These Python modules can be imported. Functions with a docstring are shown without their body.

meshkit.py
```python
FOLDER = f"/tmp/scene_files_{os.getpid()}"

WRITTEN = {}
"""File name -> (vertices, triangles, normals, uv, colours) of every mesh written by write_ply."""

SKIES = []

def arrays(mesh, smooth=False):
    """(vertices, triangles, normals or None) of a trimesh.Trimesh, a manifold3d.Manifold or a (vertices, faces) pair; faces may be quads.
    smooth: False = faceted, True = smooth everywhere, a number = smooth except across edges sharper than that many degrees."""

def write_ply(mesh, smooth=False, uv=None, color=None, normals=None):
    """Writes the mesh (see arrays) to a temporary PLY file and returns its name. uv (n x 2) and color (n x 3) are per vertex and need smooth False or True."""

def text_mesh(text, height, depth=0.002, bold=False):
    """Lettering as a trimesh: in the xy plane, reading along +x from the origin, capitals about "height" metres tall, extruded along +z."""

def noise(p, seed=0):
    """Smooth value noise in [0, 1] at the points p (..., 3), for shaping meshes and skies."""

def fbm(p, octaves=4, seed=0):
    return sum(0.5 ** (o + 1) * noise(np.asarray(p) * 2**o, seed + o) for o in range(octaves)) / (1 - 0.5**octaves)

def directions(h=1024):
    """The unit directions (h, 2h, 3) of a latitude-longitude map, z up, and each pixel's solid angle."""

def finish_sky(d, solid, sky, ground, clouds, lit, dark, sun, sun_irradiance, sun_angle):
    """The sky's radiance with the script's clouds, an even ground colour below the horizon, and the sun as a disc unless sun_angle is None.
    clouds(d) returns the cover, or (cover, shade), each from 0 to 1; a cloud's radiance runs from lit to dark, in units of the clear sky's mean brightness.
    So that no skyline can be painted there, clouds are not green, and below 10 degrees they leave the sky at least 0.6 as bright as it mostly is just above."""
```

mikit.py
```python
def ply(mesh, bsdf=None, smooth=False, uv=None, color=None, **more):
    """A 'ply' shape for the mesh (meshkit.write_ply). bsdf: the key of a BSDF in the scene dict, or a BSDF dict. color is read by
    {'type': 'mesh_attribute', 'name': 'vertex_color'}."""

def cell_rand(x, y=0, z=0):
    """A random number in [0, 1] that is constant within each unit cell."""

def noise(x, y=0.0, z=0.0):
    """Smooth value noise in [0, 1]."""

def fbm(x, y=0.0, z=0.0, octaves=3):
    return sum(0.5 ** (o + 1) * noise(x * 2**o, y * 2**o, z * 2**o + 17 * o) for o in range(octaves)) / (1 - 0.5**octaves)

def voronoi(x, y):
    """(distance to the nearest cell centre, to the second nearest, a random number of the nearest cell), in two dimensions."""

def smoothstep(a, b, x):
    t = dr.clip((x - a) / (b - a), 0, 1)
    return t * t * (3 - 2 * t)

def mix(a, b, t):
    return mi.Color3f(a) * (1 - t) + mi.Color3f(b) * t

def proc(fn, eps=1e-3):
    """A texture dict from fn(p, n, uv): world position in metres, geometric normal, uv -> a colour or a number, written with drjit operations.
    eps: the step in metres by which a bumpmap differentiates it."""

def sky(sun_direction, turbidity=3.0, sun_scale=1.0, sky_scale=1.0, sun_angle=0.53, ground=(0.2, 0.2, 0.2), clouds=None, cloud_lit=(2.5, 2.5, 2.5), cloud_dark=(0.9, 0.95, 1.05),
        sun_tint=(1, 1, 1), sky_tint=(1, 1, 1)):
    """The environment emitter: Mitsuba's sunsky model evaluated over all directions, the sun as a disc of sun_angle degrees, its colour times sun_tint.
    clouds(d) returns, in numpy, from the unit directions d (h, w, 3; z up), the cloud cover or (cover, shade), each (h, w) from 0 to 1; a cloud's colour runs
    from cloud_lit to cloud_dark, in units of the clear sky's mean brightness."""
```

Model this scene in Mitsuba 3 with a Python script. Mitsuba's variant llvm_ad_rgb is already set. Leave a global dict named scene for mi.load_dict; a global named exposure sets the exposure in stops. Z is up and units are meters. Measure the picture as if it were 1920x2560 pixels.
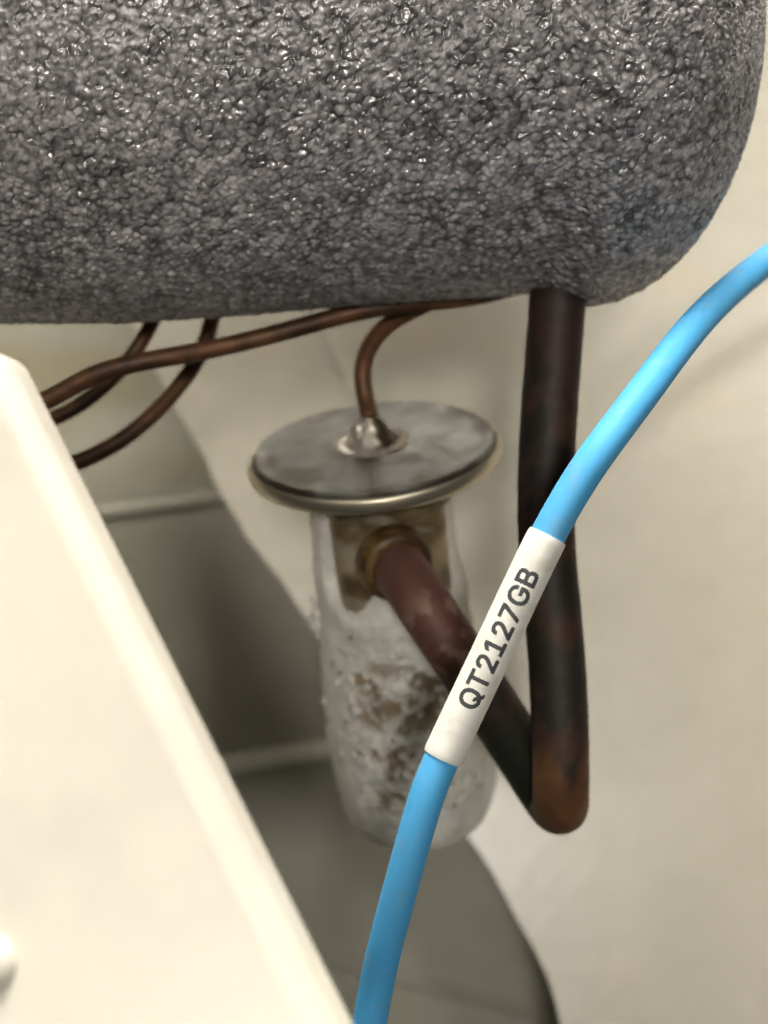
import math
import numpy as np, trimesh, manifold3d, shapely
import drjit as dr
import mitsuba as mi
import mikit, meshkit
from mikit import proc, noise, fbm, smoothstep, mix

T = mi.ScalarTransform4f
scene, labels = {}, {}

# ------------------------------------------------------------------ camera
PITCH = math.radians(20)
EYE = np.array([0.0, -0.25, 0.35])
FWD = np.array([0, math.cos(PITCH), -math.sin(PITCH)])
RIGHT = np.array([1.0, 0, 0])
UP = np.array([0, math.sin(PITCH), math.cos(PITCH)])
F = 960 / math.tan(math.radians(15))
scene['camera'] = {'type': 'thinlens', 'fov': 30.0, 'fov_axis': 'x', 'near_clip': 0.01, 'far_clip': 20.0,
                   'aperture_radius': 0.0019, 'focus_distance': 0.207,
                   'to_world': T().look_at(origin=EYE.tolist(), target=(EYE + FWD).tolist(), up=[0, 0, 1])}
exposure = 0.0

def at(x, y, d):
    """The world point at depth d (metres from the eye) behind a point of the 1920 x 2560 photograph."""
    return EYE + d * (FWD + (x - 960) / F * RIGHT + (1280 - y) / F * UP)

def on_plane(x, y, p0, n):
    r = at(x, y, 1.0) - EYE
    return EYE + r * np.dot(p0 - EYE, n) / np.dot(r, n)

# ------------------------------------------------------------------ lamps
def lamp(key, x, y, z, hx, hy, radiance, label):
    scene[key + '__diffuser'] = {'type': 'rectangle', 'to_world': T().translate([x, y, z]).rotate([1, 0, 0], 180).scale([hx, hy, 1]),
                  'bsdf': {'type': 'diffuse', 'reflectance': {'type': 'rgb', 'value': [.8, .8, .8]}},
                  'emitter': {'type': 'area', 'radiance': {'type': 'rgb', 'value': [float(c) for c in radiance]}}}
    fr = trimesh.util.concatenate([trimesh.creation.box(extents=e, transform=trimesh.transformations.translation_matrix(c)) for e, c in (
        ((2 * hx + .04, .02, .05), (x, y + hy + .012, z + .015)), ((2 * hx + .04, .02, .05), (x, y - hy - .012, z + .015)),
        ((.02, 2 * hy, .05), (x + hx + .012, y, z + .015)), ((.02, 2 * hy, .05), (x - hx - .012, y, z + .015)))])
    scene[key + '__frame'] = mikit.ply(fr, {'type': 'diffuse', 'reflectance': {'type': 'rgb', 'value': [.7, .7, .7]}})
    labels[key] = {'label': label, 'category': 'lamp'}

WARM = np.array([1.0, .945, .84])
for k, (x, y, z, hx, hy, r, lab) in enumerate([
        (.05, .27, 1.9, .3, .3, 76, 'square ceiling lamp panel right above the opened unit'),
        (.70, -1.67, 1.9, .14, .14, 48, 'square ceiling lamp panel behind and right of the photographer'),
        (-1.2, -1.6, 1.9, .45, .45, 2.4, 'added square fill lamp panel, unseen, behind and left of the photographer'),  # added to fill the dark recess, no source known there
        (-.3, -3.6, 1.9, 1.0, .5, 2.2, 'added long fill lamp panel, unseen, farthest behind the photographer')]):  # another unseen panel added for soft frontal fill
    lamp('ceiling_and_fill_lamp' + ('' if k == 0 else '_%03d' % k), x, y, z, hx, hy, r * WARM, lab)

# added unseen lamp behind the camera, standing in for frontal light near the lens
WL, WN = np.array([.04, -2.1, 1.12]), np.array([0, .94, -.34])
scene['added_front_lamp__lens'] = {'type': 'disk', 'to_world': T().look_at(origin=WL.tolist(), target=(WL + WN).tolist(), up=[0, 0, 1]).scale([.13, .13, 1]),
                            'bsdf': {'type': 'diffuse', 'reflectance': {'type': 'rgb', 'value': [.8, .8, .8]}},
                            'emitter': {'type': 'area', 'radiance': {'type': 'rgb', 'value': [float(c) for c in 104 * np.array([1, .95, .86])]}}}
hs = trimesh.creation.revolve(np.array([(.0, -.10), (.06, -.10), (.11, -.06), (.145, .015), (.135, .015), (.135, -.01), (.10, -.055), (.0, -.08)]), sections=48)
z_ = WN / np.linalg.norm(WN); x_ = np.array([1.0, 0, 0]); M_ = np.eye(4); M_[:3, 0], M_[:3, 1], M_[:3, 2], M_[:3, 3] = x_, np.cross(z_, x_), z_, WL
hs.apply_transform(M_)
scene['added_front_lamp__housing'] = mikit.ply(hs, {'type': 'twosided', 'bsdf': {'type': 'diffuse', 'reflectance': {'type': 'rgb', 'value': [.1, .1, .1]}}}, smooth=40)
labels['added_front_lamp'] = {'label': 'added round lamp, unseen behind the camera, standing in for frontal light on the valve', 'category': 'lamp'}

# ------------------------------------------------------------------ helpers
def tag(key, label, cat, group=None, kind=None):
    labels[key] = {'label': label, 'category': cat}
    if group: labels[key]['group'] = group
    if kind: labels[key]['kind'] = kind

def spline(pts, step=.0006):
    p = np.asarray(pts, float)
    t = np.concatenate([[0], np.cumsum(np.linalg.norm(np.diff(p, axis=0), axis=1) ** .5)])
    from scipy.interpolate import CubicSpline
    c = CubicSpline(t, p, bc_type='natural')
    q = c(np.linspace(0, t[-1], 2000))
    s = np.concatenate([[0], np.cumsum(np.linalg.norm(np.diff(q, axis=0), axis=1))])
    n = max(8, int(s[-1] / step))
    return np.stack([np.interp(np.linspace(0, s[-1], n), s, q[:, k]) for k in range(3)], 1)

def tube(path, r, sides=40, bump=0.0, seed=0, caps=True):
    p = np.asarray(path, float)
    n = len(p)
    r = np.broadcast_to(r, (n,))
    t = np.gradient(p, axis=0); t /= np.linalg.norm(t, axis=1, keepdims=True)
    a = np.cross(t[0], [0, 1, .2]); a /= np.linalg.norm(a)
    A = np.zeros_like(p)
    for i in range(n):
        a = a - t[i] * np.dot(a, t[i]); a /= np.linalg.norm(a); A[i] = a
    B = np.cross(t, A)
    th = np.arange(sides) * 2 * np.pi / sides
    d = np.cos(th)[None, :, None] * A[:, None] + np.sin(th)[None, :, None] * B[:, None]
    v = p[:, None] + r[:, None, None] * d
    if bump:
        v = v + d * (bump * (meshkit.fbm(v / .0035, 3, seed) - .5))[..., None]
    v = v.reshape(-1, 3)
    i, j = np.meshgrid(np.arange(n - 1), np.arange(sides), indexing='ij')
    q = np.stack([i * sides + j, i * sides + (j + 1) % sides, (i + 1) * sides + (j + 1) % sides, (i + 1) * sides + j], -1).reshape(-1, 4)
    f = [np.vstack([q[:, [0, 1, 2]], q[:, [0, 2, 3]]])]
    if caps:
        k = len(v); v = np.vstack([v, p[0], p[-1]])
        j = np.arange(sides)
        f += [np.stack([(j + 1) % sides, j, j * 0 + k], 1), np.stack([(n - 1) * sides + j, (n - 1) * sides + (j + 1) % sides, j * 0 + k + 1], 1)]
    return trimesh.Trimesh(v, np.vstack(f), process=False)

def grid_mesh(V, wrap=False):
    a, b = V.shape[:2]
    i, j = np.meshgrid(np.arange(a - 1), np.arange(b if wrap else b - 1), indexing='ij')
    j2 = (j + 1) % b
    q = np.stack([i * b + j, i * b + j2, (i + 1) * b + j2, (i + 1) * b + j], -1).reshape(-1, 4)
    return trimesh.Trimesh(V.reshape(-1, 3), np.vstack([q[:, [0, 1, 2]], q[:, [0, 2, 3]]]), process=False)

def frame(o, x, y, z):
    m = np.eye(4); m[:3, 0], m[:3, 1], m[:3, 2], m[:3, 3] = x, y, z, o
    return m

def sheet(poly, thick, M, bevel=0.0):
    m = trimesh.creation.extrude_polygon(poly, thick, engine='earcut')
    m.apply_translation([0, 0, -thick]); m.apply_transform(M)
    return m

def rgb(*c): return {'type': 'rgb', 'value': list(c)}
def two(b): return {'type': 'twosided', 'bsdf': b}
def pr(color, rough=.5, **k):
    return two({'type': 'principled', 'base_color': color, 'roughness': rough, **k})
def bump(b, fn, scale, eps):
    return two({'type': 'bumpmap', 'texture': proc(fn, eps), 'scale': scale, 'bsdf': b['bsdf']})

# ------------------------------------------------------------------ materials
def foam_rough(p, n, uv):
    return mi.Float(.62 - .34 * uv.x)
scene['foam_material'] = pr({'type': 'mesh_attribute', 'name': 'vertex_color'}, proc(foam_rough), specular=1.0, metallic=proc(lambda p, n, uv: mi.Float(.24 * uv.x)))

def plate_col(p, n, uv):
    a = fbm(p.x * 30, p.y * 30, p.z * 30, 4)
    b = fbm(p.x * 160 + 3, p.y * 160, p.z * 160, 3)
    s = smoothstep(.60, .78, fbm(p.x * 55 + 9, p.y * 55, p.z * 70, 4))
    c = mix((.375, .347, .283), (.445, .413, .345), dr.clip(.5 + 1.6 * (a - .5) + .5 * (b - .5), 0, 1))
    return mix(c, (.46, .37, .25), .35 * s)
def plate_bump(p, n, uv):
    crease = dr.exp(-dr.square(((p.x - CREASE[0]) * .90 + (p.z - CREASE[2]) * .44) / .0012))
    return fbm(p.x * 260, p.y * 260, p.z * 260, 3) + 4.0 * crease * smoothstep(CREASE[2] - .012, CREASE[2] - .006, p.z)
scene['plate_paint'] = bump(pr(proc(plate_col), .29, specular=.5), plate_bump, .00006, 4e-4)

def rear_shade_col(p, n, uv):
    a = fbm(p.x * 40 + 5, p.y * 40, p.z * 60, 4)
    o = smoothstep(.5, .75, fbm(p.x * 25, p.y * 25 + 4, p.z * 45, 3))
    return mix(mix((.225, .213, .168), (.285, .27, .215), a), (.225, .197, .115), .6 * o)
scene['rear_shade_paint'] = pr(proc(rear_shade_col), .5, specular=.4)  # darker than the beige plate: shade of the recess painted into the colour

def cream_col(p, n, uv):
    a = smoothstep(.42, .72, fbm(p.x * 45 + 2, p.y * 45, p.z * 45, 4))
    return mix((.55, .525, .455), (.48, .445, .395), .75 * a)
scene['cream_paint'] = pr(proc(cream_col), .32, specular=.5)

def cap_col(p, n, uv):
    a = fbm(p.x * 150, p.y * 150, p.z * 150, 4)
    c = mix((.050, .027, .015), (.17, .075, .036), smoothstep(.34, .68, a))
    return mix(c, (.11, .075, .030), .5 * smoothstep(.5, .7, fbm(p.x * 110 + 31, p.y * 110, p.z * 110, 3)))
scene['capillary_copper'] = pr(proc(cap_col), .5, metallic=.3, specular=.4)

def disc_col(p, n, uv):
    a = fbm(p.x * 190, p.y * 190, p.z * 190, 4)
    b = fbm(p.x * 420 + 11, p.y * 420, p.z * 420, 3)
    c = mix((.115, .113, .103), (.27, .265, .24), dr.clip(a + .5 * (b - .5), 0, 1))
    return mix(c, (.075, .056, .041), .8 * smoothstep(.42, .68, fbm(p.x * 140 + 5, p.y * 140, p.z * 140, 4)))
def disc_rough(p, n, uv):
    return mi.Float(.36 + .3 * fbm(p.x * 230, p.y * 230, p.z * 230, 3))
scene['disc_steel'] = pr(proc(disc_col), proc(disc_rough), metallic=.75)
scene['rim_steel'] = pr(rgb(.57, .51, .39), .36, metallic=.85)
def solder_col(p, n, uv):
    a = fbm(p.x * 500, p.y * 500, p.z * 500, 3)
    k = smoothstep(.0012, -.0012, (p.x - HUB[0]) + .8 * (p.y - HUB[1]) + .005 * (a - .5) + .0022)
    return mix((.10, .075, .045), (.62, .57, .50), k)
def brass_col(p, n, uv):
    a = fbm(p.x * 200, p.y * 200, p.z * 200, 4)
    c = mix((.115, .078, .033), (.32, .235, .125), smoothstep(.3, .7, a))
    return mix(c, (.40, .35, .26), .75 * smoothstep(.46, .66, fbm(p.x * 130 + 3, p.y * 130, p.z * 200, 4)))
scene['brass'] = pr(proc(brass_col), .5, metallic=.2)

def frost_bump(p, n, uv):
    return fbm(p.x * 900, p.y * 900, p.z * 900, 2)
scene['frost_ice'] = bump(pr({'type': 'mesh_attribute', 'name': 'vertex_color'}, .65, specular=.3), frost_bump, .0003, 2e-4)

def blue_col(p, n, uv):
    a = fbm(p.x * 120, p.y * 120, p.z * 120, 4)
    c = mix((.064, .345, .67), (.088, .40, .73), a)
    return mix(c, (.20, .36, .50), .35 * smoothstep(.60, .74, fbm(p.x * 420, p.y * 420, p.z * 420 + 5, 4)))
scene['blue_jacket'] = pr(proc(blue_col), .62, specular=.3)
scene['sleeve_white'] = pr(proc(lambda p, n, uv: mix((.76, .75, .70), (.60, .575, .51), .6 * smoothstep(.52, .72, fbm(p.x * 330, p.y * 330, p.z * 330, 4)))), .42, specular=.5)
scene['black_print'] = pr(rgb(.045, .048, .052), .6)
scene['screw_white'] = pr(rgb(.85, .84, .80), .2, specular=.6)

# ------------------------------------------------------------------ setting: cabinet sheets
# rear sheet, deep in the cabinet, with pressed horizontal ledges
rn = -FWD * math.cos(math.radians(9)) + UP * math.sin(math.radians(9)); rx = RIGHT; ry = np.cross(rn, rx)
RC = at(500, 1500, .405)
M = frame(RC, rx, ry, rn)
scene['back_wall__panel'] = mikit.ply(sheet(shapely.box(-.30, -.25, .22, .28), .002, M), 'rear_shade_paint')
def ledge(x0, y0, x1, y1, h, depth):
    a = np.linalg.inv(M) @ np.append(on_plane(x0, y0, RC + rn * .002, rn), 1)
    b = np.linalg.inv(M) @ np.append(on_plane(x1, y1, RC + rn * .002, rn), 1)
    d = (b - a)[:2] / np.linalg.norm((b - a)[:2])
    a2, b2 = a[:2] - d * .25, b[:2] + d * .2
    prof = shapely.Polygon([(0, 0), (depth * .25, -h * .06), (depth * .85, -h * .40), (depth, -h * .52), (depth * .9, -h * .60), (0, -h * .75)])
    m = trimesh.creation.extrude_polygon(prof, np.linalg.norm(b2 - a2), engine='earcut')
    # local: x = out of sheet, y = up, z = along
    K = np.eye(4)
    K[:3, 0] = [0, 0, 1]; K[:3, 2] = [-d[0], -d[1], 0]; K[:3, 1] = np.cross(K[:3, 2], K[:3, 0]); K[:3, 3] = [b2[0], b2[1], .0002]
    m.apply_transform(K); m.apply_transform(M)
    return m
scene['lit_ledge_paint'] = pr(rgb(.72, .70, .61), .5, specular=.4)  # pale tone paints in the light caught along the ledge
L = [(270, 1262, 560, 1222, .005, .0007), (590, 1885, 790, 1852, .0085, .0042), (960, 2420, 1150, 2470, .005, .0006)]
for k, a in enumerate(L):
    scene['back_wall__ledge' + ('' if k == 0 else '_%03d' % k)] = mikit.ply(ledge(*a), 'lit_ledge_paint' if k == 1 else 'rear_shade_paint', smooth=40)
labels['back_wall'] = {'label': 'sheet at the back of the cabinet with pressed ledges, shade painted into its grey olive colour', 'kind': 'structure', 'category': 'wall'}

# front beige plate with an uneven curved left edge
TILT = math.radians(8)
pn = -FWD * math.cos(TILT) + UP * math.sin(TILT); px_ = RIGHT; py_ = np.cross(pn, px_)
PC = at(1200, 1400, .335)
PM = frame(PC, px_, py_, pn); PI = np.linalg.inv(PM)
CREASE = on_plane(850, 910, PC, pn)
edge = [(290, -900), (305, 300), (318, 700), (331, 812), (362, 880), (404, 945), (441, 1025), (485, 1092), (522, 1163), (545, 1222), (575, 1268), (607, 1328), (660, 1396), (696, 1443), (735, 1500),
        (765, 1545), (850, 1680), (1000, 1900), (1110, 2040), (1172, 2092), (1240, 2200), (1312, 2330), (1372, 2450), (1405, 2570), (1440, 2800), (1470, 3300)]
e2 = np.array([(PI @ np.append(on_plane(x, y, PC, pn), 1))[:2] for x, y in edge])
from scipy.interpolate import PchipInterpolator
ss = np.concatenate([[0], np.cumsum(np.linalg.norm(np.diff(e2, axis=0), axis=1))])
u = np.linspace(0, ss[-1], 900); from scipy.ndimage import gaussian_filter1d as gf
E = np.stack([PchipInterpolator(ss, e2[:, k])(u) for k in range(2)], 1)
E = gf(E, 6, axis=0, mode='nearest')
E[:, 0] += 0.0007 * (meshkit.fbm(np.stack([u / .004, u * 0, u * 0], 1), 4, 3) - .5)
poly = shapely.Polygon(np.vstack([E, [[.30, E[-1, 1]], [.30, E[0, 1]]]]))
scene['beige_plate'] = mikit.ply(sheet(poly, .0010, PM), 'plate_paint')
tag('beige_plate', 'stained beige painted sheet with a curved ragged left edge behind the valve', 'panel')

# ------------------------------------------------------------------ foam insulated pipe
def foam():
    xs = np.concatenate([np.linspace(-1500, -60, 60)[:-1], np.linspace(-60, 1464, 520)[:-1], 1464 + 424 * np.sin(np.linspace(0, np.pi / 2, 260))])
    b = np.interp(xs, [-1500, -300, 0, 300, 560, 800, 1000, 1240, 1340, 1420, 1464], [748, 748, 745, 743, 727, 706, 693, 676, 668, 688, 701])
    from scipy.ndimage import gaussian_filter1d
    b = gaussian_filter1d(b, 4)
    dome = xs > 1464
    q = np.sqrt(np.maximum(0, 1 - ((xs[dome] - 1464) / 424) ** 2))
    yc = np.full(len(xs), 60.0); yc[dome] = 100 - 40 * q
    b[dome] = 661 * q + 40 * q
    b[-1] = .5
    fine = np.linspace(-1.85, .3, 540)
    ph = np.concatenate([fine, np.linspace(.3, 2 * np.pi - 1.85, 90)[1:-1]])     # 0 = towards the eye, -pi/2 = down
    D = .241
    c = np.array([at(x, y, D) for x, y in zip(xs, yc)])
    R = b * D / F
    Rd = R * .80
    down = np.sin(ph); out = np.cos(ph)
    V = c[:, None] + R[:, None, None] * down[None, :, None] * UP - Rd[:, None, None] * out[None, :, None] * FWD
    N = R[:, None, None] * 0 + down[None, :, None] * UP - out[None, :, None] * FWD / .8
    dome_t = np.zeros(len(xs)); dome_t[dome] = (xs[dome] - 1464) / 424
    N = N / np.linalg.norm(N, axis=2, keepdims=True) * np.sqrt(1 - dome_t ** 2)[:, None, None] + dome_t[:, None, None] * RIGHT
    N /= np.linalg.norm(N, axis=2, keepdims=True)
    # grains: rounded pebbles round scattered seeds, a few raised high, on a lumpy ground
    from scipy.spatial import cKDTree
    rng = np.random.default_rng(7)
    nfine, NS = len(fine), 19000
    ii, jj = rng.integers(60, len(xs), NS), rng.integers(0, nfine, NS)
    seeds = V[ii, jj] + rng.normal(0, .00012, (NS, 3))
    amp, alb, shine = .25 + .9 * rng.random(NS) ** 2, rng.random(NS), (rng.random(NS) < .6) * 1.0
    strands = []                                            # short welded strands among the grains
    for k in rng.integers(0, NS, 1100):
        i0, j0 = ii[k], jj[k]
        du, dv = rng.normal(0, 1.5), rng.normal(0, .8)
        for q in range(int(rng.integers(4, 9))):
            du, dv = du + rng.normal(0, .4), dv + rng.normal(0, .4)
            a, b_ = int(np.clip(i0 + du * q * 1.2, 60, len(xs) - 1)), int(np.clip(j0 + dv * q * 1.2, 0, nfine - 1))
            strands.append((*V[a, b_], .75, alb[k]))
    strands = np.array(strands)
    seeds = np.vstack([seeds, strands[:, :3]]); amp = np.concatenate([amp, strands[:, 3]]); alb = np.concatenate([alb, strands[:, 4]]); shine = np.concatenate([shine, np.full(len(strands), .3)])
    flat = V.reshape(-1, 3)
    d, k = cKDTree(seeds).query(flat, k=7, distance_upper_bound=.004)
    k = np.minimum(k, len(seeds) - 1)
    rel = flat[:, None] - seeds[k]
    tilt = rng.normal(0, .27, (len(seeds), 3)); lift = rng.normal(0, .000055, len(seeds)) + .00008 * amp
    W = np.exp(-(d / .00022) ** 2) + 1e-9
    W /= W.sum(1, keepdims=True)
    h = (W * (lift[k] + np.clip((tilt[k] * rel).sum(2), -.0002, .0002))).sum(1).reshape(V.shape[:2])
    near = np.clip(d[:, 0] / .00042, 0, 1.5).reshape(V.shape[:2])
    light = (W * alb[k] ** 1.5).sum(1).reshape(V.shape[:2])
    gloss = (W * shine[k]).sum(1).reshape(V.shape[:2])
    lump = .5 * meshkit.noise(V / .0022, 4) + .45 * meshkit.noise(V / .007, 5)
    V = V + N * (h - .00005 * near ** 2 + .00020 * (lump - .5))[..., None]
    tone = (.33 + .66 * light) * (1.10 - .26 * near ** 2) + .30 * (meshkit.fbm(V / .009, 3, 8) - .5)  # gaps between grains darkened, their shade painted into the tone
    m = grid_mesh(V, wrap=True)
    col_v = np.clip(tone, .05, 1.2).reshape(-1, 1)
    # the insulated pipe rises out of the top of the elbow
    up = [at(1240, 60 - k, .243) for k in (100, 600, 1600, 3200)]
    col = tube(spline(up, .004), .0455, 64)
    tones = np.vstack([col_v, np.full((len(col.vertices), 1), .45)])
    both = trimesh.Trimesh(np.vstack([m.vertices, col.vertices]), np.vstack([m.faces, col.faces + len(m.vertices)]), process=False)
    guv = np.concatenate([gloss.ravel(), np.zeros(len(col.vertices))])
    return both, tones * np.array([[.515, .488, .505]]), np.stack([guv, guv], 1)
fm, fc, fuv = foam()
scene['foam_insulation'] = mikit.ply(fm, 'foam_material', smooth=True, color=fc, uv=fuv)
tag('foam_insulation', 'thick dark grey foam pipe insulation with a glittering grainy surface and rounded lower corner', 'pipe insulation')

# ------------------------------------------------------------------ expansion valve
tilt, el = math.radians(6.5), math.radians(21.5)
O = at(933, 1109, .257)
ray = (EYE - O) / np.linalg.norm(EYE - O)
ex = RIGHT - ray * np.dot(RIGHT, ray); ex /= np.linalg.norm(ex); ey = np.cross(ray, ex)
vn = math.cos(el) * (-math.sin(tilt) * ex + math.cos(tilt) * ey) + math.sin(el) * ray
vu = math.cos(tilt) * ex + math.sin(tilt) * ey
vw = np.cross(vn, vu)                         # away from the eye
VM = frame(O, vu, vw, vn)
HUB = VM @ np.array([0, 0, .002, 1])

def lathe(prof, sides=128, M=VM):
    m = trimesh.creation.revolve(np.array(prof) * 1e-3, sections=sides)
    m.apply_transform(M)
    return m
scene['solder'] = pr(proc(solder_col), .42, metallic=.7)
V0 = 'expansion_valve'
scene[V0 + '__diaphragm_head'] = mikit.ply(lathe([(0, -.4), (0, .35), (6, .25), (13, -.05), (18.6, -.25), (20.2, -.22), (20.9, .04), (21.4, .0), (21.75, -.4), (21.8, -1.3), (0.01, -1.3)]), 'disc_steel', smooth=35)
scene[V0 + '__diaphragm_head__rim'] = mikit.ply(lathe([(21.7, -1.3), (21.95, -.95), (22.35, -.8), (22.7, -1.0), (22.95, -1.5), (23.0, -2.6), (22.7, -3.4), (21.9, -3.9), (20.4, -3.9), (17, -4.1), (13, -4.6), (10.5, -5.2), (9.5, -5.2), (9.5, -1.0)]), 'rim_steel', smooth=50)
hub = lathe([(7.2, .0), (6.8, .3), (6.3, .5), (5.8, .5), (5.0, .5), (4.4, .8), (3.7, 1.6), (3.05, 2.5), (2.5, 3.4), (2.1, 4.2), (1.8, 4.9), (1.5, 5.4), (0.01, 5.6)])
hub = hub.subdivide()
hv = hub.vertices.copy(); hub.vertices = hv + vn[None] * (.0005 * (meshkit.fbm(hv / .0025, 3, 5) - .5))[:, None] + .0005 * (np.stack([meshkit.noise(hv / .0025, s) for s in (1, 2, 3)], 1) - .5)
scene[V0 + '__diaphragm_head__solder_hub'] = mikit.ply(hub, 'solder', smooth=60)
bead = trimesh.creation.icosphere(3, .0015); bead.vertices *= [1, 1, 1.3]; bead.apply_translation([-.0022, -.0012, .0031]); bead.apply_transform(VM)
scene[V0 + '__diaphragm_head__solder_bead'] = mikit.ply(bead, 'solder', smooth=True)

def vpt(x, y, z): return (VM @ np.array([x * 1e-3, y * 1e-3, z * 1e-3, 1]))[:3]

# brass body: a rounded block, its neck under the head
sq = shapely.box(-6.4, -6.4, 6.4, 6.4).buffer(4.0)
ccw = lambda g: manifold3d.CrossSection([np.array(shapely.geometry.polygon.orient(g).exterior.coords)[:-1]])
body = manifold3d.Manifold.batch_hull([ccw(sq.buffer(-1)).extrude(54).translate([0, 0, -61]),
                                       ccw(sq).extrude(50).translate([0, 0, -59])])
body = body.rotate([0, 0, 10]) + manifold3d.Manifold.cylinder(5, 11.0, 11.0, 64).translate([0, 0, -7.5]) + manifold3d.Manifold.cylinder(2.6, 12.4, 12.4, 64).translate([1.0, 0, -10.6])
bm = body.to_mesh(); bm = trimesh.Trimesh(bm.vert_properties[:, :3] * 1e-3, bm.tri_verts); bm.apply_transform(VM)
scene[V0 + '__body'] = mikit.ply(bm, 'brass', smooth=35)

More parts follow.
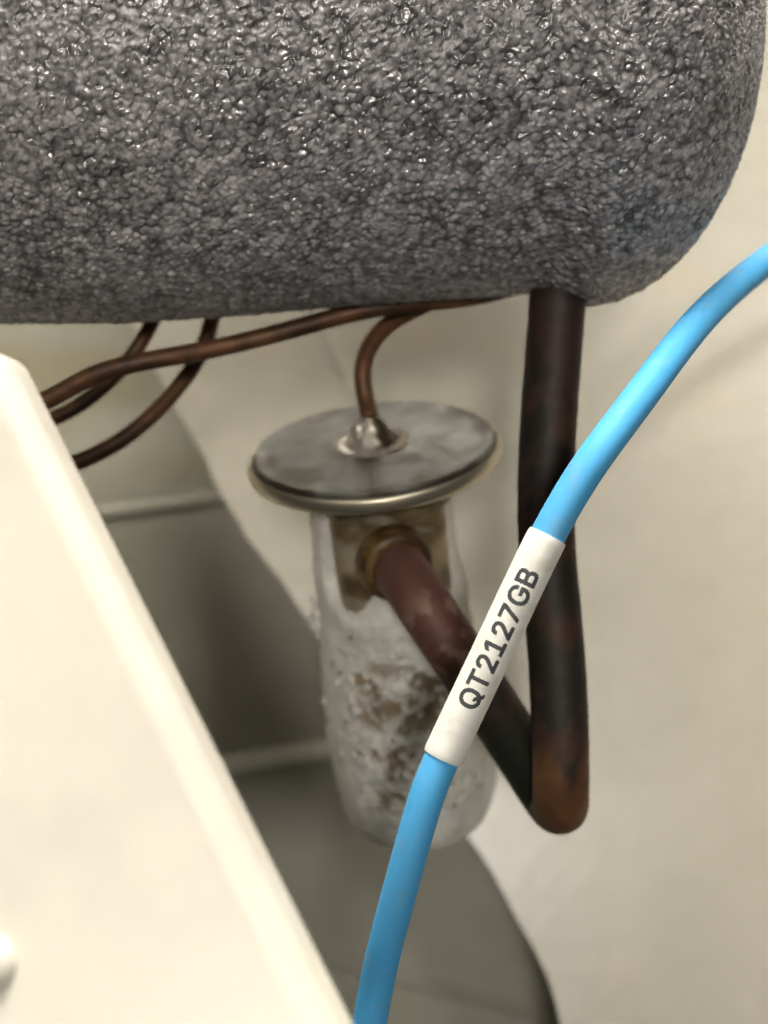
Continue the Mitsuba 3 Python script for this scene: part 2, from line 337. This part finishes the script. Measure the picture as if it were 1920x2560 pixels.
# frost grown over the body
def frost():
    z = np.concatenate([np.linspace(-5.5, -62, 300), -62 - 9.5 * np.sin(np.linspace(0, np.pi / 2, 70)[1:])])
    th = np.linspace(0, 2 * np.pi, 420, endpoint=False)
    Z, TH = np.meshgrid(z, th, indexing='ij')
    r = np.interp(z, [-62, -58, -50, -40, -30, -20, -12, -5.5], [15.6, 15.8, 15.6, 15.1, 14.4, 13.8, 13.3, 12.8])
    q = np.where(z < -62, np.sqrt(np.maximum(0, 1 - ((z + 62) / 9.5) ** 2)), 1)
    Rr = (r * q)[:, None] * np.ones_like(TH)
    front = np.cos(TH + np.pi / 2 + .12 - .5)        # 1 where it faces the eye, right of centre
    bare = np.clip((front - .12) / .3, 0, 1) * np.clip((Z + 25 + 7 * (meshkit.fbm(np.stack([np.cos(TH) * 9, np.sin(TH) * 9, Z], -1) / 4.0, 3, 61) - .5)) / 9, 0, 1)
    X = np.stack([Rr * np.cos(TH), Rr * np.sin(TH), Z], -1)
    n1 = meshkit.fbm(X / 5.0, 4, 21); n2 = meshkit.fbm(X / 1.6, 3, 22)
    low = np.clip((-27 - Z) / 9, 0, 1) * np.clip((62 + Z) / 6, 0, 1) * np.clip((np.cos(TH + np.pi / 2 - .05) - .62) / .25, 0, 1)
    S = np.array([3.4, 3.4, 3.0])
    hole = np.clip((meshkit.fbm(X / S, 5, 27) + .10 * np.cos(np.clip((Z + 40) / 14, -1, 1) * np.pi) * .5 - .50) / .10, 0, 1) * low 
    crust = np.clip((meshkit.fbm(X / 3.0, 4, 29) - .45) / .2, 0, 1)
    rough = .3 + 1.0 * low
    d = 1.3 * (n1 - .5) + .9 * rough * (n2 - .5) + .5 * rough * (meshkit.fbm(X / .8, 3, 24) - .5) + .5 * crust * low
    edge_end = np.clip(q * 3, 0, 1)[:, None]
    Rr = Rr + d * edge_end - 1.6 * hole * edge_end - bare * 5.0
    V = np.stack([Rr * np.cos(TH), Rr * np.sin(TH), Z], -1)
    V[..., 0] += .3 + np.clip((-50 - Z) / 12, 0, 1) * .9
    V[..., 2] = -5.5 + (V[..., 2] + 5.5) * 1.21
    f = meshkit.fbm(X / np.array([2.0, 2.0, 4.0]), 4, 41)[..., None]
    f2 = meshkit.fbm(X / .9, 3, 42)[..., None]
    c = np.array([.64, .615, .55]) + (np.array([.84, .815, .75]) - np.array([.64, .615, .55])) * np.clip(.5 + 1.3 * (f - .5) + 1.0 * (f2 - .5), 0, 1)
    c = c + (np.array([.80, .78, .73]) - c) * (.75 * crust * low * np.clip(1 - 2 * hole, 0, 1))[..., None]
    dirt = np.clip(.5 + 3 * (meshkit.fbm(X / 1.5, 3, 43) - .5), 0, 1)[..., None]
    c = c + (np.array([.205, .155, .105]) * dirt + np.array([.25, .155, .062]) * (1 - dirt) - c) * (.9 * hole)[..., None]
    c = c + (np.array([.235, .185, .11]) - c) * (.55 * np.clip((front - .1) / .4, 0, 1) * np.clip((Z + 24 + 12 * (n1 - .5)) / 10, 0, 1))[..., None]   # thin melt film over brass
    m = grid_mesh(V * 1e-3, wrap=True); m.apply_transform(VM)
    m.invert()
    # loose crumbs of ice caught in the crust and a tuft at the left
    rng = np.random.default_rng(5)
    vs, fs, cs, n0 = [m.vertices], [m.faces], [c.reshape(-1, 3)], len(m.vertices)
    G = m.vertices.reshape(len(z), len(th), 3)
    for k in range(330):
        tuft = k >= 290
        zi = int(np.clip(rng.normal(118 if tuft else 215, 9 if tuft else 42), 40, 330))
        a = np.pi + rng.normal(.05, .10) if tuft else -np.pi / 2 + rng.normal(.05, .55)
        tj = int((a % (2 * np.pi)) / (2 * np.pi) * len(th)) % len(th)
        b = trimesh.creation.icosphere(2, 1.0)
        r0 = .00025 + .0006 * rng.random() ** 2
        bv = b.vertices * (rng.uniform(.6, 1.2, 3) * r0) + (np.stack([meshkit.noise(b.vertices * 1.6 + k, q) for q in (1, 2, 3)], 1) - .5) * r0 * .9
        vs.append(bv + G[zi, tj] + rng.normal(0, .0002, 3) * (4 if tuft else 1)); fs.append(b.faces + n0); n0 += len(bv)
        shade = np.array([.74, .72, .66]) if tuft or rng.random() < .8 else np.array([.34, .25, .15])
        cs.append(np.repeat(shade[None] * rng.uniform(.85, 1.05), len(bv), 0))
    return trimesh.Trimesh(np.vstack(vs), np.vstack(fs), process=False), np.vstack(cs)
fro, fcol = frost()
scene[V0 + '__frost'] = mikit.ply(fro, 'frost_ice', smooth=True, color=fcol)

# ------------------------------------------------------------------ copper pipe
BEND = at(1408, 2018, .240)
BRAZE = at(1110, 1610, .236)
pts = [(985, 1405, .2490), (1035, 1475, .2415), (1115, 1595, .2395), (1245, 1790, .2435), (1340, 1940, .2480), (1378, 1998, .2490), (1398, 2016, .2445), (1402, 1985, .2395), (1401, 1860, .2375),
       (1388, 1600, .2375), (1367, 1350, .238), (1369, 1100, .239), (1384, 880, .240), (1394, 730, .2405), (1398, 560, .241)]
path = spline([at(*p) for p in pts])
scene['pipe_patina'] = pr({'type': 'mesh_attribute', 'name': 'vertex_color'}, .55, metallic=.1, specular=.3)
path = spline([at(*p) for p in pts], .00025)
pipe = tube(path, .00475, 72, .0002, 3)
def pipe_colour(v):
    sm = lambda a, b, x: (lambda t: t * t * (3 - 2 * t))(np.clip((x - a) / (b - a), 0, 1))[:, None]
    arc = np.concatenate([[0], np.cumsum(np.linalg.norm(np.diff(path, axis=0), axis=1))]) * 1e3
    n = len(path) * 72
    s_ = np.concatenate([np.repeat(arc, 72), [arc[0], arc[-1]]])
    d = v - np.vstack([np.repeat(path, 72, axis=0), path[[0, -1]]])
    x, y = d @ RIGHT / .00475, -(d @ FWD) / .00475
    f1, f2 = meshkit.fbm(v / .006, 4, 31), meshkit.fbm(v / np.array([.0016, .0016, .005]), 3, 32)
    sb = arc[np.argmin(path[:, 2])]
    c = np.array([.020, .017, .014]) + (np.array([.050, .026, .019]) - np.array([.020, .017, .014])) * sm(.42, .70, f1 + .4 * (f2 - .5))
    c = c + (np.array([.020, .021, .016]) - c) * sm(sb - 26, sb - 14, s_) * sm(sb + 8, sb + 2, s_)        # green black below the marker
    mar = sm(arc[-1] - 32, arc[-1] - 14, s_ + 10 * (f1 - .5))
    c = c + (np.array([.036, .020, .019]) - c) * .7 * mar                                                    # maroon under the foam
    braze = sm(30, 18, s_ + 12 * (f1 - .5))
    c = c + (np.array([.125, .056, .042]) - c) * braze
    scar = sm(.50, .60, meshkit.fbm(v / np.array([.0022, .0022, .003]), 3, 33)) * sm(10, 15, s_) * sm(27, 20, s_)
    c = c + (np.array([.26, .155, .115]) - c) * .8 * scar
    tongue = sb + 17.5 - 5.0 * np.exp(-((x - .25) / .42) ** 2) + 2.5 * (f2 - .5)                                # bare copper round the bend, a dark tongue dipping into it
    bare = .75 * sm(4.0, -2.5, s_ - tongue + 5 * (f1 - .5)) * sm(-.8, .8, s_ - (sb - 1.2 + 1.5 * (f2 - .5)))
    c = c + (np.array([.165, .072, .030]) * (.35 + 1.2 * f1[:, None]) - c) * bare
    return c
scene['copper_pipe__tube'] = mikit.ply(pipe, 'pipe_patina', smooth=True, color=pipe_colour(pipe.vertices))
tag('copper_pipe', 'dark tarnished copper pipe bent in a tight hairpin beside the frosted valve', 'pipe')
k = 16
scene['tarnished_brass'] = pr(proc(lambda p, n, uv: mix((.050, .028, .009), (.15, .085, .026), smoothstep(.35, .65, fbm(p.x * 260, p.y * 260, p.z * 260, 3)))), .5, metallic=.2)
scene['expansion_valve__pipe_socket'] = mikit.ply(tube(np.array([path[0] - (path[8] - path[0]) * .6, path[4], path[9], path[11], path[12]]), [.0067, .0067, .0064, .0058, .0049], 48), 'tarnished_brass', smooth=40)
tag(V0, 'frost covered brass expansion valve under a round steel head', 'valve')

# ------------------------------------------------------------------ capillaries
top = vpt(0, 0, 4.6)
cp = spline([top, at(916, 1005, .2572), at(907, 950, .2575), at(911, 903, .257), at(933, 852, .2555), at(982, 803, .253), at(1045, 768, .250), at(1110, 735, .247), at(1170, 690, .245)])
scene[V0 + '__capillary'] = mikit.ply(tube(cp, .0016, 24, .00006), 'capillary_copper', smooth=True)
caps = [([(-900, 1500, .23), (-420, 1290, .23), (-40, 1075, .233), (60, 1025, .235), (140, 988, .237), (250, 932, .240), (420, 893, .242), (560, 866, .2445), (760, 815, .2455), (900, 778, .246), (1040, 757, .246), (1180, 742, .247), (1290, 715, .248)], .0016,
         'brown copper capillary tube sweeping left under the foam, crossing in front of two others'),
        ([(420, 700, .262), (382, 801, .262), (338, 877, .262), (296, 930, .261), (236, 985, .260), (169, 1029, .259), (90, 1062, .257), (0, 1085, .255), (-400, 1190, .25), (-900, 1330, .245)], .0014,
         'brown copper capillary tube coming down leftmost behind the long one'),
        ([(552, 700, .264), (530, 797, .264), (508, 868, .263), (473, 930, .262), (422, 995, .260), (359, 1057, .258), (295, 1105, .256), (219, 1145, .254), (120, 1180, .252), (-300, 1290, .248), (-900, 1420, .245)], .0015,
         'brown copper capillary tube curving lowest behind the cream cover')]
for k, (p, r, lab) in enumerate(caps):
    key = 'capillary_tube' + ('' if k == 0 else '_%03d' % k)
    scene[key] = mikit.ply(tube(spline([at(*q) for q in p]), r, 24, .00006, k), 'capillary_copper', smooth=True)
    tag(key, lab, 'tube', 'bare copper capillary tubes')

# ------------------------------------------------------------------ blue cable with its marker sleeve
cab = [(3400, 250, .33), (2700, 300, .30), (2300, 420, .277), (2080, 540, .262), (1990, 600, .256), (1920, 650, .249), (1786, 762, .228), (1686, 877, .214), (1601, 991, .206), (1492, 1137, .201), (1440, 1215, .2), (1370, 1338, .1995), (1238, 1614, .1995),
       (1110, 1885, .2), (1069, 1985, .2), (1022, 2145, .201), (980, 2300, .203), (948, 2430, .205), (922, 2570, .207), (890, 2760, .21), (850, 3200, .222), (900, 3900, .25), (1200, 4700, .29)]
cpath = spline([at(*p) for p in cab])
scene['blue_cable__jacket'] = mikit.ply(tube(cpath, .0025, 48), 'blue_jacket', smooth=True)
A, B = at(1368, 1342, .1995), at(1107, 1893, .1998)
ax = (B - A) / np.linalg.norm(B - A); Ls = np.linalg.norm(B - A)
ia, ib = np.argmin(np.linalg.norm(cpath - A, axis=1)), np.argmin(np.linalg.norm(cpath - B, axis=1))
sp = cpath[ia:ib + 1]
rs = np.full(len(sp), .00285); rs[0] = rs[-1] = .00276
scene['blue_cable__marker_sleeve'] = mikit.ply(tube(sp, rs, 64), 'sleeve_white', smooth=40)
txt = meshkit.text_mesh('QT2127GB', .00285, .00006, bold=True)
tri = txt.triangles[txt.face_normals[:, 2] > .5][:, :, :2]
shape = shapely.union_all([shapely.Polygon(t) for t in tri]).buffer(.00004).simplify(.00001)
txt = trimesh.util.concatenate([trimesh.creation.extrude_polygon(g, .00006, engine='earcut') for g in getattr(shape, 'geoms', [shape])])
txt = txt.subdivide_to_size(.00035)
tv = txt.vertices.copy()
tw = tv[:, 0].max() - tv[:, 0].min(); Ltext = .0209
tv[:, 0] = (tv[:, 0] - tv[:, 0].min()) * Ltext / tw
arc = np.concatenate([[0], np.cumsum(np.linalg.norm(np.diff(sp, axis=0), axis=1))])
s = arc[-1] * (1 - .235) - tv[:, 0]                       # reading from the lower end upwards
c = np.stack([np.interp(s, arc, sp[:, k]) for k in range(3)], 1)
al = -ax
toeye = EYE - at(1238, 1614, .2); toeye -= al * np.dot(toeye, al); toeye /= np.linalg.norm(toeye)
side = np.cross(toeye, al)                                 # text up
ang = (tv[:, 1] - .00142) / .00288
rr = .00287 + tv[:, 2]
txt2 = trimesh.Trimesh(c + (np.cos(ang) * rr)[:, None] * toeye + (np.sin(ang) * rr)[:, None] * side, txt.faces, process=False)
scene['blue_cable__marker_sleeve__lettering'] = mikit.ply(txt2, 'black_print')
tag('blue_cable', 'bright blue cable with a white printed marker sleeve crossing in front of the pipes', 'cable')

# ------------------------------------------------------------------ cream cover in the foreground
cr = .0038
cpts = [(-32, 960, .168), (846, 2760, .146), (-900, 2760, .146), (-900, 944, .168)]
hull = []
sph = manifold3d.Manifold.sphere(cr, 64)
back = FWD * .006
for x, y, d in cpts:
    p = at(x, y, d)
    hull += [sph.translate(p.tolist()), sph.translate((p + back).tolist())]
cv = manifold3d.Manifold.batch_hull(hull).to_mesh()
scene['cover_panel__shell'] = mikit.ply(trimesh.Trimesh(cv.vert_properties[:, :3], cv.tri_verts), 'cream_paint', smooth=20)
c0, c1, c2 = at(*cpts[0]), at(*cpts[1]), at(*cpts[2])
cn = np.cross(c1 - c0, c2 - c0); cn /= np.linalg.norm(cn); cn *= np.sign(np.dot(cn, EYE - c0))
pos = on_plane(-28, 2412, c0 + cn * cr, cn)
sx = RIGHT - cn * np.dot(RIGHT, cn); sx /= np.linalg.norm(sx)
scene['cover_panel__screw'] = mikit.ply(lathe([(2.9, 0), (2.85, .5), (2.4, 1.1), (1.5, 1.6), (.01, 1.75)], 64, frame(pos, sx, np.cross(cn, sx), cn)), 'cream_paint', smooth=50)
tag('cover_panel', 'cream painted metal cover with a rounded edge, blurred in the near left corner', 'panel')
